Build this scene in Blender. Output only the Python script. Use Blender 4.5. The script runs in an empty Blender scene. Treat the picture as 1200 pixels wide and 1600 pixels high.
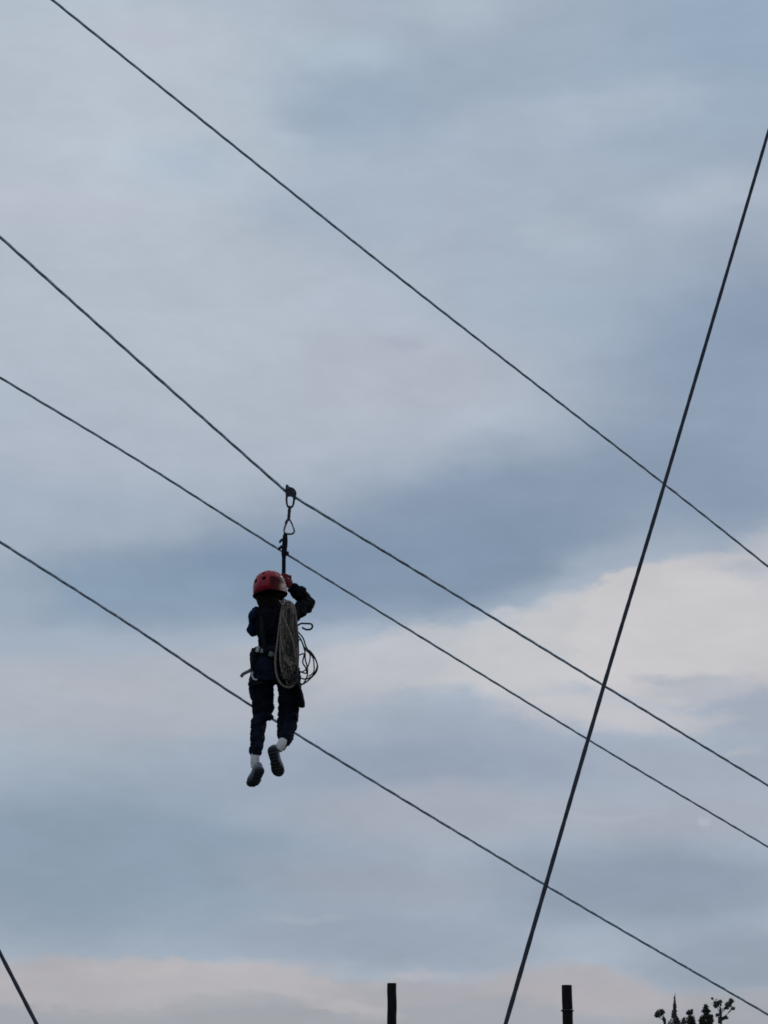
import bpy, bmesh, math, random
from mathutils import Vector, Matrix, Euler

random.seed(7)
scene = bpy.context.scene
col = scene.collection
R = math.radians

# ------------------------------------------------------------------ camera
F_PX = 2986.0                       # focal length in pixels of the 1200x1600 photograph
PITCH = R(17.0)
CAM = Vector((0.0, 0.0, 1.6))
cam_data = bpy.data.cameras.new("camera")
cam = bpy.data.objects.new("camera", cam_data)
col.objects.link(cam)
cam.location = CAM
cam.rotation_euler = (math.pi / 2 + PITCH, 0, 0)
cam_data.sensor_fit = 'VERTICAL'
cam_data.sensor_height = 24.0
cam_data.lens = 24.0 * F_PX / 1600.0
cam_data.clip_start = 0.1
cam_data.clip_end = 20000.0
scene.camera = cam
scene.render.resolution_x = 768
scene.render.resolution_y = 1024
scene.render.engine = 'CYCLES'
scene.cycles.use_denoising = True
scene.cycles.max_bounces = 6
scene.cycles.filter_width = 1.7
scene.cycles.sample_clamp_direct = 2.5
scene.cycles.sample_clamp_indirect = 1.5
scene.view_settings.view_transform = 'Standard'
scene.view_settings.look = 'None'
scene.view_settings.exposure = 0.0
scene.view_settings.gamma = 1.0
scene.view_settings.use_curve_mapping = False


def ray(px, py):
    """world direction seen at a pixel of the photograph"""
    x = (px - 600.0) / F_PX
    y = (800.0 - py) / F_PX
    c, s = math.cos(PITCH), math.sin(PITCH)
    return Vector((x, c - y * s, s + y * c))


def at(px, py, Y):
    """the point on that line of sight which lies Y metres ahead"""
    d = ray(px, py)
    return CAM + d * (Y / d.y)


# ------------------------------------------------------------------ sky
SUN_EL, SUN_AZ = R(32), R(38)       # behind the cloud, ahead and to the right
world = bpy.data.worlds.new("World")
scene.world = world
world.use_nodes = True
wt = world.node_tree
for n in list(wt.nodes):
    wt.nodes.remove(n)
W = wt.nodes.new
L = wt.links.new


def lin(c):
    out = []
    for v in c:
        v = v / 255.0
        out.append(v / 12.92 if v <= 0.04045 else ((v + 0.055) / 1.055) ** 2.4)
    return tuple(out) + (1.0,)


def w_math(op, a, b=None):
    n = W('ShaderNodeMath')
    n.operation = op
    for i, v in enumerate((a, b)):
        if v is None:
            continue
        if isinstance(v, (int, float)):
            n.inputs[i].default_value = v
        else:
            L(v, n.inputs[i])
    return n.outputs[0]


tc = W('ShaderNodeTexCoord')
sep = W('ShaderNodeSeparateXYZ')
L(tc.outputs['Generated'], sep.inputs[0])
az = w_math('ARCTAN2', sep.outputs['X'], sep.outputs['Y'])
el = w_math('ARCSINE', sep.outputs['Z'])
azel = W('ShaderNodeCombineXYZ')
L(az, azel.inputs[0])
L(el, azel.inputs[1])


def w_noise(scale, stretch, detail, rough, off=(0, 0, 0)):
    mp = W('ShaderNodeMapping')
    mp.inputs['Scale'].default_value = stretch
    mp.inputs['Location'].default_value = off
    L(tc.outputs['Generated'], mp.inputs['Vector'])
    n = W('ShaderNodeTexNoise')
    n.inputs['Scale'].default_value = scale
    n.inputs['Detail'].default_value = detail
    n.inputs['Roughness'].default_value = rough
    L(mp.outputs[0], n.inputs['Vector'])
    return n


def warp(base, noise, amp):
    s = W('ShaderNodeVectorMath')
    s.operation = 'SUBTRACT'
    L(noise.outputs['Color'], s.inputs[0])
    s.inputs[1].default_value = (0.5, 0.5, 0.5)
    m = W('ShaderNodeVectorMath')
    m.operation = 'MULTIPLY'
    L(s.outputs[0], m.inputs[0])
    m.inputs[1].default_value = amp
    a = W('ShaderNodeVectorMath')
    a.operation = 'ADD'
    L(base, a.inputs[0])
    L(m.outputs[0], a.inputs[1])
    return a.outputs[0]


n_big = w_noise(5.0, (1, 1, 2.0), 4, 0.55)
n_fine = w_noise(15.0, (1, 1, 2.3), 7, 0.62, (3, 1, 5))
n_wisp = w_noise(55.0, (1, 1, 2.4), 6, 0.62, (1, 7, 2))
v1 = warp(azel.outputs[0], n_big, (R(4.5), R(1.7), 0))
v2 = warp(v1, n_fine, (R(3.4), R(1.1), 0))
v3 = warp(warp(azel.outputs[0], n_fine, (R(3.6), R(1.25), 0)), n_wisp, (R(1.3), R(0.45), 0))

# open cloud deck: everywhere in the sky, blue-grey undersides with paler folds
rampn = w_noise(2.1, (1, 1, 2.4), 6, 0.55, (0.4, 2.2, 0.3))
ramp = W('ShaderNodeValToRGB')
ramp.color_ramp.elements[0].position = 0.36
ramp.color_ramp.elements[0].color = lin((142, 159, 179))
ramp.color_ramp.elements[1].position = 0.66
ramp.color_ramp.elements[1].color = lin((184, 190, 200))
L(rampn.outputs['Fac'], ramp.inputs[0])
cur = ramp.outputs['Color']


def cloud(px, py, rx, ry, colour, opacity=1.0, rot=0.0, inner=0.15, outer=1.35, vec=None):
    """one bank of cloud: bearing, height and size in the sky, with edges broken by the noise"""
    global cur
    d = ray(px, py).normalized()
    a, e = math.atan2(d.x, d.y), math.asin(d.z)
    k = 1.0 / F_PX
    mp = W('ShaderNodeMapping')
    mp.vector_type = 'TEXTURE'
    mp.inputs['Location'].default_value = (a, e, 0)
    mp.inputs['Rotation'].default_value = (0, 0, R(rot))
    mp.inputs['Scale'].default_value = (rx * k, ry * k, 1)
    L(vec if vec is not None else v2, mp.inputs['Vector'])
    ln = W('ShaderNodeVectorMath')
    ln.operation = 'LENGTH'
    L(mp.outputs[0], ln.inputs[0])
    mr = W('ShaderNodeMapRange')
    mr.interpolation_type = 'SMOOTHSTEP'
    mr.inputs['From Min'].default_value = outer
    mr.inputs['From Max'].default_value = inner
    mr.inputs['To Min'].default_value = 0.0
    mr.inputs['To Max'].default_value = opacity
    L(ln.outputs['Value'], mr.inputs['Value'])
    mx = W('ShaderNodeMix')
    mx.data_type = 'RGBA'
    L(mr.outputs[0], mx.inputs['Factor'])
    L(cur, mx.inputs[6])
    mx.inputs[7].default_value = lin(colour)
    cur = mx.outputs[2]


# wide veil that evens out the part of the sky with the banks below
cloud(600, 800, 1150, 1250, (165, 177, 192), 0.92, inner=0.75, outer=1.3, vec=v1)
# high pale cloud, upper left
cloud(120, 260, 640, 430, (182, 192, 204), 1.0, inner=0.3, outer=1.25, vec=v1)
cloud(380, 560, 620, 240, (178, 186, 199), 0.95, rot=-12, inner=0.3, outer=1.2, vec=v1)
cloud(90, 330, 230, 40, (186, 190, 203), 0.7)
cloud(260, 60, 200, 50, (187, 193, 206), 0.6)
cloud(120, 700, 260, 60, (177, 184, 198), 0.6)
# darker blue upper right
cloud(1160, 60, 420, 260, (149, 168, 188), 0.9, vec=v1, inner=0.1, outer=1.3)
cloud(600, 160, 190, 95, (153, 171, 190), 0.9)
cloud(820, 110, 220, 60, (156, 173, 191), 0.6)
cloud(330, 265, 120, 45, (169, 184, 200), 0.6)
cloud(490, 215, 80, 18, (177, 190, 204), 0.7)
cloud(560, 80, 110, 35, (174, 189, 202), 0.7)
cloud(720, 20, 150, 35, (174, 187, 200), 0.6)
cloud(950, 175, 220, 42, (170, 183, 199), 0.8, rot=4)
cloud(760, 235, 180, 35, (166, 180, 197), 0.6)
cloud(1120, 300, 170, 42, (172, 182, 197), 0.85, rot=4)
cloud(860, 365, 70, 30, (176, 188, 200), 0.45, inner=0.0)
cloud(1180, 215, 80, 60, (154, 170, 188), 0.7)
cloud(560, 330, 160, 70, (163, 178, 196), 0.6)
# dark bank at mid right
cloud(1170, 540, 300, 200, (137, 154, 176), 0.97, inner=0.15, outer=1.3, vec=v1)
cloud(900, 480, 180, 70, (158, 173, 189), 0.7)
cloud(650, 590, 190, 60, (178, 182, 196), 0.7)
cloud(640, 545, 40, 14, (168, 174, 190), 0.6)
# long dark blue band above the bright cloud
cloud(800, 800, 480, 125, (135, 152, 173), 1.0, rot=10, inner=0.25, outer=1.25, vec=v2)
cloud(1120, 740, 240, 120, (134, 151, 173), 0.9, inner=0.2, outer=1.2)
cloud(420, 908, 440, 92, (127, 147, 170), 1.0, rot=4, inner=0.3, outer=1.2)
cloud(130, 930, 260, 66, (138, 158, 179), 0.9, inner=0.2)
cloud(0, 940, 80, 90, (158, 171, 186), 0.7)
cloud(730, 890, 290, 80, (128, 147, 169), 1.0, rot=12, inner=0.35, outer=1.15)
# pale ground of cloud under the band, left
cloud(100, 1100, 480, 82, (169, 176, 187), 1.0, inner=0.55, outer=1.08, vec=v3)
cloud(420, 1062, 340, 66, (172, 178, 188), 1.0, rot=3, inner=0.5, outer=1.1, vec=v3)
cloud(120, 1075, 200, 30, (176, 180, 189), 0.6, inner=0.1, outer=1.3, vec=v3)
# bright warm cloud at right with a crisp upper rim
cloud(700, 1025, 280, 60, (185, 188, 195), 1.0, rot=6, inner=0.6, outer=1.05, vec=v3)
cloud(900, 1002, 260, 82, (192, 193, 197), 1.0, rot=12, inner=0.7, outer=1.02, vec=v3)
cloud(1110, 985, 260, 122, (197, 195, 198), 1.0, rot=4, inner=0.84, outer=1.01, vec=v3)
cloud(1010, 950, 130, 62, (197, 196, 199), 1.0, rot=14, inner=0.82, outer=1.02, vec=v3)
cloud(1120, 880, 60, 22, (180, 184, 192), 0.6, rot=-8, inner=0.1, outer=1.2, vec=v3)
cloud(1230, 870, 90, 70, (183, 186, 194), 0.8, inner=0.4, outer=1.1, vec=v3)
cloud(1165, 895, 50, 18, (170, 177, 188), 0.7, inner=0.1, outer=1.2, vec=v3)
cloud(930, 1115, 190, 40, (189, 189, 195), 1.0, rot=-8, inner=0.4, outer=1.1, vec=v3)
cloud(1080, 1075, 120, 30, (179, 182, 190), 0.9, rot=6, inner=0.1, outer=1.2, vec=v3)
cloud(1180, 1110, 120, 56, (161, 170, 185), 0.95, inner=0.3, outer=1.12, vec=v3)
cloud(1045, 1060, 70, 9, (168, 174, 184), 0.7, rot=-3, vec=v3)
cloud(1100, 1120, 60, 8, (178, 182, 190), 0.7, rot=3, vec=v3)
# blue gaps and dim folds lower down
cloud(740, 1130, 240, 38, (157, 167, 183), 0.85, rot=-6, inner=0.2, outer=1.15, vec=v3)
cloud(640, 1200, 440, 66, (147, 159, 178), 0.95, inner=0.2, outer=1.25)
cloud(1100, 1200, 220, 50, (160, 168, 183), 0.9, inner=0.2)
cloud(1150, 1170, 35, 9, (177, 181, 190), 0.6, rot=15, vec=v3)
cloud(140, 1190, 300, 50, (160, 171, 184), 0.7)
cloud(200, 1350, 450, 150, (139, 156, 174), 1.0, inner=0.35, outer=1.2)
cloud(680, 1278, 300, 50, (163, 168, 181), 0.95, inner=0.3)
cloud(1060, 1275, 240, 38, (163, 168, 181), 0.95, inner=0.2)
cloud(950, 1272, 110, 7, (168, 174, 186), 0.6, rot=3, vec=v3)
cloud(1020, 1375, 350, 80, (139, 153, 171), 0.97, inner=0.3, outer=1.2)
cloud(600, 1375, 260, 50, (152, 160, 175), 0.9)
cloud(620, 1460, 280, 55, (146, 157, 174), 0.95, inner=0.3)
cloud(480, 1432, 80, 8, (160, 167, 180), 0.6, vec=v3)
cloud(1150, 1490, 160, 60, (144, 156, 173), 0.95, inner=0.3)
# low bright shelf near the horizon
cloud(600, 1600, 1500, 62, (158, 162, 171), 1.0, inner=0.75, outer=1.1, vec=v3)
cloud(190, 1540, 340, 50, (176, 174, 180), 1.0, rot=1, inner=0.6, outer=1.05, vec=v3)
cloud(260, 1512, 170, 20, (184, 181, 185), 0.8, rot=2, inner=0.1, outer=1.1, vec=v3)
cloud(60, 1530, 120, 14, (179, 177, 182), 0.6, rot=4, inner=0.1, outer=1.2, vec=v3)
cloud(440, 1545, 190, 26, (178, 176, 181), 1.0, rot=-13, inner=0.7, outer=1.03, vec=v3)
cloud(560, 1555, 110, 20, (170, 170, 177), 0.9, rot=-4, inner=0.5, outer=1.1, vec=v3)
cloud(680, 1552, 120, 24, (165, 165, 174), 0.9, rot=5, inner=0.4, outer=1.1, vec=v3)
cloud(650, 1530, 80, 8, (177, 176, 182), 0.7, rot=9, inner=0.1, vec=v3)
cloud(920, 1548, 200, 40, (170, 168, 175), 0.95, rot=-6, inner=0.5, outer=1.08, vec=v3)
cloud(330, 1574, 240, 12, (163, 166, 173), 0.7, rot=3, inner=0.0, outer=1.5, vec=v3)
cloud(300, 1600, 420, 20, (160, 163, 170), 0.8, inner=0.1, outer=1.5, vec=v3)
# small faint pale mark added to the sky colour as two ellipses
cloud(1096, 1284, 7, 8, (180, 187, 198), 0.45, rot=30, inner=0.4, outer=1.2, vec=azel.outputs[0])
cloud(1105, 1285, 6, 8, (180, 187, 198), 0.4, rot=-30, inner=0.4, outer=1.2, vec=azel.outputs[0])

# streaky fine structure over the whole deck
def modulate(src, noise, lo, hi, a=0.3, b=0.7):
    mr = W('ShaderNodeMapRange')
    mr.inputs['From Min'].default_value = a
    mr.inputs['From Max'].default_value = b
    mr.inputs['To Min'].default_value = lo
    mr.inputs['To Max'].default_value = hi
    L(noise.outputs['Fac'], mr.inputs['Value'])
    m = W('ShaderNodeVectorMath')
    m.operation = 'SCALE'
    L(src, m.inputs[0])
    L(mr.outputs[0], m.inputs['Scale'])
    return m.outputs[0]


billow = w_noise(9.0, (1, 1, 1.9), 8, 0.6, (5, 2, 8))
streak = w_noise(26.0, (1, 1, 2.6), 8, 0.65, (2, 9, 4))
cur = modulate(cur, billow, 0.945, 1.055)
cur = modulate(cur, streak, 0.965, 1.035)

sky = W('ShaderNodeTexSky')
sky.sky_type = 'NISHITA'
sky.sun_disc = False
sky.sun_elevation = SUN_EL
sky.sun_rotation = SUN_AZ
sky.air_density = 1.0
sky.dust_density = 1.0
bg_sky = W('ShaderNodeBackground')
bg_sky.inputs['Strength'].default_value = 0.06
L(sky.outputs[0], bg_sky.inputs['Color'])
bg_cloud = W('ShaderNodeBackground')
bg_cloud.inputs['Strength'].default_value = 1.035
L(cur, bg_cloud.inputs['Color'])
mix_s = W('ShaderNodeMixShader')
mix_s.inputs['Fac'].default_value = 0.96       # cloud cover: almost nothing of the blue comes through
L(bg_sky.outputs[0], mix_s.inputs[1])
L(bg_cloud.outputs[0], mix_s.inputs[2])
wo = W('ShaderNodeOutputWorld')
L(mix_s.outputs[0], wo.inputs['Surface'])

sun_d = bpy.data.lights.new("sun", 'SUN')
sun_d.energy = 0.9
sun_d.angle = R(14)
sun_d.color = (1.0, 0.95, 0.88)
sun = bpy.data.objects.new("sun", sun_d)
col.objects.link(sun)
sun.location = (20, 20, 30)
sdir = Vector((math.sin(SUN_AZ) * math.cos(SUN_EL), math.cos(SUN_AZ) * math.cos(SUN_EL), math.sin(SUN_EL)))
sun.rotation_euler = (-sdir).to_track_quat('-Z', 'Y').to_euler()


# ------------------------------------------------------------------ materials
def mat(name, base, rough=0.8, metal=0.0, var=0.25, scale=30.0, bump=0.0, bump_scale=120.0, second=None,
        stretch=(1, 1, 1), spec=0.5, sheen=0.0):
    m = bpy.data.materials.new(name)
    m.use_nodes = True
    nt = m.node_tree
    b = nt.nodes['Principled BSDF']
    t = nt.nodes.new('ShaderNodeTexCoord')
    mp = nt.nodes.new('ShaderNodeMapping')
    mp.inputs['Scale'].default_value = stretch
    nt.links.new(t.outputs['Object'], mp.inputs['Vector'])
    n = nt.nodes.new('ShaderNodeTexNoise')
    n.inputs['Scale'].default_value = scale
    n.inputs['Detail'].default_value = 6
    nt.links.new(mp.outputs[0], n.inputs['Vector'])
    r = nt.nodes.new('ShaderNodeValToRGB')
    r.color_ramp.elements[0].position = 0.35
    r.color_ramp.elements[1].position = 0.68
    c0 = tuple(c * (1 - var) for c in base) + (1,)
    c1 = (tuple(second) + (1,)) if second else tuple(min(1, c * (1 + var)) for c in base) + (1,)
    r.color_ramp.elements[0].color = c0
    r.color_ramp.elements[1].color = c1
    nt.links.new(n.outputs['Fac'], r.inputs[0])
    nt.links.new(r.outputs['Color'], b.inputs['Base Color'])
    b.inputs['Roughness'].default_value = rough
    b.inputs['Metallic'].default_value = metal
    b.inputs['Specular IOR Level'].default_value = spec
    if sheen:
        b.inputs['Sheen Weight'].default_value = sheen
    if bump:
        n2 = nt.nodes.new('ShaderNodeTexNoise')
        n2.inputs['Scale'].default_value = bump_scale
        n2.inputs['Detail'].default_value = 4
        nt.links.new(mp.outputs[0], n2.inputs['Vector'])
        bp = nt.nodes.new('ShaderNodeBump')
        bp.inputs['Strength'].default_value = bump
        bp.inputs['Distance'].default_value = 0.01
        nt.links.new(n2.outputs['Fac'], bp.inputs['Height'])
        nt.links.new(bp.outputs[0], b.inputs['Normal'])
    return m


M = {
    'steel': mat('galvanised_steel', (0.30, 0.37, 0.48), 0.6, 0.5, 0.4, 25),
    'dark_rope': mat('dark_blue_rope', (0.018, 0.024, 0.04), 0.85, 0, 0.4, 60),
    'navy': mat('navy_cloth', (0.0065, 0.0092, 0.019), 0.9, 0, 0.5, 12, 0.35, 90, spec=0.08),
    'blue_sleeve': mat('blue_cloth', (0.0045, 0.014, 0.042), 0.88, 0, 0.4, 14, 0.35, 90, spec=0.1),
    'black_cloth': mat('black_cloth', (0.0050, 0.0060, 0.0100), 0.9, 0, 0.5, 14, 0.4, 90, spec=0.06),
    'webbing': mat('black_webbing', (0.008, 0.010, 0.016), 0.8, 0, 0.3, 80, 0.3, 300, spec=0.12),
    'grey_webbing': mat('grey_webbing', (0.11, 0.12, 0.13), 0.8, 0, 0.3, 80, 0.3, 300),
    'pale_web': mat('pale_webbing', (0.42, 0.43, 0.42), 0.7, 0, 0.2, 80),
    'red': mat('red_helmet_shell', (0.275, 0.004, 0.020), 0.4, 0, 0.3, 18, spec=0.28),
    'red_dark': mat('dark_red_panel', (0.11, 0.003, 0.010), 0.5, 0, 0.3, 20, spec=0.25),
    'red_glove': mat('red_glove_cloth', (0.12, 0.004, 0.010), 0.8, 0, 0.3, 40, 0.4, 120),
    'liner': mat('black_foam', (0.006, 0.005, 0.006), 0.9, 0, 0.3, 40, spec=0.1),
    'skin': mat('skin', (0.42, 0.25, 0.18), 0.55, 0, 0.12, 20),
    'eye': mat('eye_white', (0.6, 0.58, 0.55), 0.25, 0, 0.05, 20),
    'hair': mat('brown_hair', (0.010, 0.007, 0.006), 0.8, 0, 0.6, 60, 0.6, 200, stretch=(3, 3, 0.4), spec=0.1),
    'sock': mat('white_sock', (0.62, 0.60, 0.62), 0.9, 0, 0.12, 60, 0.3, 200),
    'sole': mat('dark_shoe_sole', (0.020, 0.028, 0.038), 0.8, 0, 0.35, 50, 0.4, 160),
    'upper': mat('grey_shoe_upper', (0.20, 0.22, 0.25), 0.8, 0, 0.3, 50, 0.3, 160),
    'rope': mat('grey_brown_rope', (0.215, 0.183, 0.16), 0.9, 0, 0.4, 90, 0.5, 300, spec=0.1),
    'rope_mid': mat('brown_rope', (0.095, 0.080, 0.072), 0.9, 0, 0.4, 90, 0.5, 300, spec=0.1),
    'rope_dark': mat('dark_cord', (0.040, 0.038, 0.042), 0.9, 0, 0.35, 90, spec=0.1),
    'black_metal': mat('black_anodised_metal', (0.016, 0.018, 0.024), 0.4, 0.6, 0.3, 40),
    'grey_metal': mat('grey_metal', (0.16, 0.17, 0.19), 0.4, 0.8, 0.25, 40),
    'timber': mat('dark_stained_timber', (0.010, 0.009, 0.011), 0.9, 0, 0.6, 9, 0.8, 40, stretch=(6, 6, 0.5), spec=0.2),
    'bark': mat('bark', (0.045, 0.038, 0.032), 0.95, 0, 0.4, 6, 0.6, 30),
    'leaf': mat('dark_needles', (0.022, 0.030, 0.020), 0.85, 0, 0.5, 1.4),
    'leaf_grey': mat('grey_green_leaves', (0.060, 0.070, 0.060), 0.85, 0, 0.4, 1.4),
    'grass': mat('rough_grass', (0.055, 0.075, 0.028), 0.95, 0, 0.4, 0.35, 0.6, 4, second=(0.10, 0.095, 0.05)),
}


# ------------------------------------------------------------------ helpers
XA, YA, ZA = Vector((1, 0, 0)), Vector((0, 1, 0)), Vector((0, 0, 1))
def tag(o, label=None, cat=None, group=None, kind=None):
    if label:
        o['label'] = label
    if cat:
        o['category'] = cat
    if group:
        o['group'] = group
    if kind:
        o['kind'] = kind
    return o


def empty(name, loc):
    o = bpy.data.objects.new(name, None)
    o.empty_display_size = 0.2
    o.location = loc
    col.objects.link(o)
    return o


def world_loc(o):
    v = Vector((0, 0, 0))
    while o is not None:
        v += o.location
        o = o.parent
    return v


def add(name, bm, m, parent=None, origin=None, smooth=True):
    """link a bmesh given in world coordinates as one object whose origin is `origin`"""
    if parent is not None:
        base = world_loc(parent)
        loc = Vector((0, 0, 0))
    else:
        base = Vector(origin) if origin is not None else Vector((0, 0, 0))
        loc = base
    bmesh.ops.translate(bm, verts=bm.verts, vec=-base)
    bmesh.ops.recalc_face_normals(bm, faces=bm.faces)
    me = bpy.data.meshes.new(name)
    bm.to_mesh(me)
    bm.free()
    for p in me.polygons:
        p.use_smooth = smooth
    o = bpy.data.objects.new(name, me)
    me.materials.append(m)
    o.location = loc
    o.parent = parent
    col.objects.link(o)
    return o


def ring(bm, c, ax, ay, n):
    return [bm.verts.new(c + ax * math.cos(2 * math.pi * i / n) + ay * math.sin(2 * math.pi * i / n)) for i in range(n)]


def bridge(bm, a, b):
    n = len(a)
    for i in range(n):
        bm.faces.new((a[i], a[(i + 1) % n], b[(i + 1) % n], b[i]))


def tube(bm, pts, rad, n=10, closed=False, flat=None, up=None):
    """round (or flattened) tube along points; rad may be a list; flat = thickness ratio"""
    pts = [Vector(p) for p in pts]
    m = len(pts)
    rads = rad if isinstance(rad, (list, tuple)) else [rad] * m
    rings = []
    ref = None
    for i, p in enumerate(pts):
        if closed:
            t = pts[(i + 1) % m] - pts[i - 1]
        else:
            t = pts[min(i + 1, m - 1)] - pts[max(i - 1, 0)]
        t.normalize()
        if ref is None:
            ref = Vector(up) if up is not None else (Vector((0, 0, 1)) if abs(t.z) < 0.8 else Vector((0, 1, 0)))
        s = ref - t * ref.dot(t)
        if s.length < 1e-5:
            s = t.orthogonal()
        s.normalize()
        ref = s.copy()
        q = t.cross(s)
        f = flat if flat else 1.0
        rings.append(ring(bm, p, q * rads[i], s * rads[i] * f, n))
    for i in range(m - 1):
        bridge(bm, rings[i], rings[i + 1])
    if closed:
        bridge(bm, rings[-1], rings[0])
    else:
        bm.faces.new(rings[0][::-1])
        bm.faces.new(rings[-1])
    return rings


def ellipsoid(bm, c, rx, ry, rz, rot=None, u=16, v=10):
    mtx = Matrix.Translation(Vector(c)) @ (rot.to_4x4() if rot is not None else Matrix.Identity(4)) @ Matrix.Diagonal((rx, ry, rz, 1))
    bmesh.ops.create_uvsphere(bm, u_segments=u, v_segments=v, radius=1.0, matrix=mtx)


def box(bm, c, sx, sy, sz, rot=None, bevel=0.0):
    mtx = Matrix.Translation(Vector(c)) @ (rot.to_4x4() if rot is not None else Matrix.Identity(4)) @ Matrix.Diagonal((sx, sy, sz, 1))
    g = bmesh.ops.create_cube(bm, size=1.0, matrix=mtx)
    if bevel:
        edges = list({e for v in g['verts'] for e in v.link_edges})
        bmesh.ops.bevel(bm, geom=edges, offset=bevel, segments=2, affect='EDGES', profile=0.6)


def catmull(pts, k=8, closed=False):
    pts = [Vector(p) for p in pts]
    out = []
    n = len(pts)
    rng = range(n) if closed else range(n - 1)
    for i in rng:
        if closed:
            p0, p1, p2, p3 = pts[i - 1], pts[i], pts[(i + 1) % n], pts[(i + 2) % n]
        else:
            p1, p2 = pts[i], pts[i + 1]
            p0 = pts[i - 1] if i > 0 else p1 * 2 - p2
            p3 = pts[i + 2] if i + 2 < n else p2 * 2 - p1
        for j in range(k):
            t = j / k
            out.append(0.5 * ((2 * p1) + (p2 - p0) * t + (2 * p0 - 5 * p1 + 4 * p2 - p3) * t * t
                              + (3 * p1 - p0 - 3 * p2 + p3) * t ** 3))
    if not closed:
        out.append(pts[-1])
    return out


def loft(bm, secs, n=20):
    """sections: (centre, half width vector, half depth vector)"""
    rings = [ring(bm, c, a, b, n) for c, a, b in secs]
    for i in range(len(rings) - 1):
        bridge(bm, rings[i], rings[i + 1])
    bm.faces.new(rings[0][::-1])
    bm.faces.new(rings[-1])


def fuse(bm, voxel, smooth=4, wrinkle=0.0, wsize=0.06, wstretch=None):
    """closed shapes in bm -> one continuous skin; returns a new bmesh"""
    me = bpy.data.meshes.new('tmp')
    bmesh.ops.recalc_face_normals(bm, faces=bm.faces)
    bm.to_mesh(me)
    bm.free()
    o = bpy.data.objects.new('tmp', me)
    col.objects.link(o)
    r = o.modifiers.new('r', 'REMESH')
    r.mode = 'VOXEL'
    r.voxel_size = voxel
    if smooth:
        s = o.modifiers.new('s', 'SMOOTH')
        s.iterations = smooth
        s.factor = 0.5
    if wrinkle:
        tx = bpy.data.textures.new('w', 'CLOUDS')
        tx.noise_scale = wsize
        tx.noise_depth = 2
        d = o.modifiers.new('d', 'DISPLACE')
        d.texture = tx
        d.strength = wrinkle
        d.mid_level = 0.5
        d.texture_coords = 'LOCAL'
    dg = bpy.context.evaluated_depsgraph_get()
    ev = o.evaluated_get(dg)
    me2 = bpy.data.meshes.new_from_object(ev)
    out = bmesh.new()
    out.from_mesh(me2)
    bpy.data.objects.remove(o)
    bpy.data.meshes.remove(me)
    bpy.data.meshes.remove(me2)
    return out


# ------------------------------------------------------------------ ground
bm = bmesh.new()
rs = [0, 6, 15, 40, 100, 250, 600, 1500, 5000]
prev = None
for r_ in rs[1:]:
    cur_r = [bm.verts.new((r_ * math.cos(2 * math.pi * i / 48), r_ * math.sin(2 * math.pi * i / 48),
                           0.0 if r_ < 30 else random.uniform(-0.15, 0.1))) for i in range(48)]
    if prev is None:
        bm.faces.new(cur_r)
    else:
        bridge(bm, prev, cur_r)
    prev = cur_r
g = add('ground', bm, M['grass'])
tag(g, kind='structure')

# ------------------------------------------------------------------ cables
PY = 15.0                                   # how far ahead the rider hangs
LY = 15.17                                  # the lanyard hangs in front of the chest


def cable_path(ctrl, ext0, ext1, k=14):
    p = []
    part = []
    for c in ctrl + [None]:                 # None marks a kink
        if c is None:
            p += catmull(part, k)
            part = []
        else:
            part.append(at(*c))
    d0 = (p[0] - p[2]).normalized()
    d1 = (p[-1] - p[-3]).normalized()
    pre = [p[0] + d0 * ext0, p[0] + d0 * ext0 * 0.5]
    post = [p[-1] + d1 * ext1 * 0.5, p[-1] + d1 * ext1]
    return pre + p + post


def strands(bm, p, rad, lobes=3, lay=0.21, step=0.028, n=12, amp=0.12):
    """wire or rope laid from twisted strands: a lobed section that turns along the line"""
    q = []
    for a, b in zip(p, p[1:]):
        k = max(1, int((b - a).length / step))
        q += [a.lerp(b, i / k) for i in range(k)]
    q.append(p[-1])
    prev = None
    run = 0.0
    for i, c in enumerate(q):
        t = (q[min(i + 1, len(q) - 1)] - q[max(i - 1, 0)]).normalized()
        s_ = t.cross(ZA).normalized()
        u_ = s_.cross(t)
        if i:
            run += (c - q[i - 1]).length
        ph = 2 * math.pi * run / lay
        w = 1 + 0.03 * math.sin(run * 3.1) * math.sin(run * 7.7)
        rg = []
        for j in range(n):
            th = 2 * math.pi * j / n
            rr = rad * w * (1 + amp * math.cos(lobes * th - ph))
            rg.append(bm.verts.new(c + (s_ * math.cos(th) + u_ * math.sin(th)) * rr))
        if prev:
            bridge(bm, prev, rg)
        prev = rg


def cable(name, ctrl, rad, m, label, cat, group=None, ext0=12, ext1=30, wob=0.0):
    p = cable_path(ctrl, ext0, ext1)
    if wob:
        p = [q + Vector((random.uniform(-wob, wob), 0, random.uniform(-wob, wob))) for q in p]
    bm = bmesh.new()
    strands(bm, p, rad, *((3, 0.21, 0.028) if m is M['steel'] else (4, 0.16, 0.026)), amp=0.12 if m is M['steel'] else 0.07)
    o = add(name, bm, m, origin=p[len(p) // 2])
    tag(o, label, cat, group)
    return o


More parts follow.
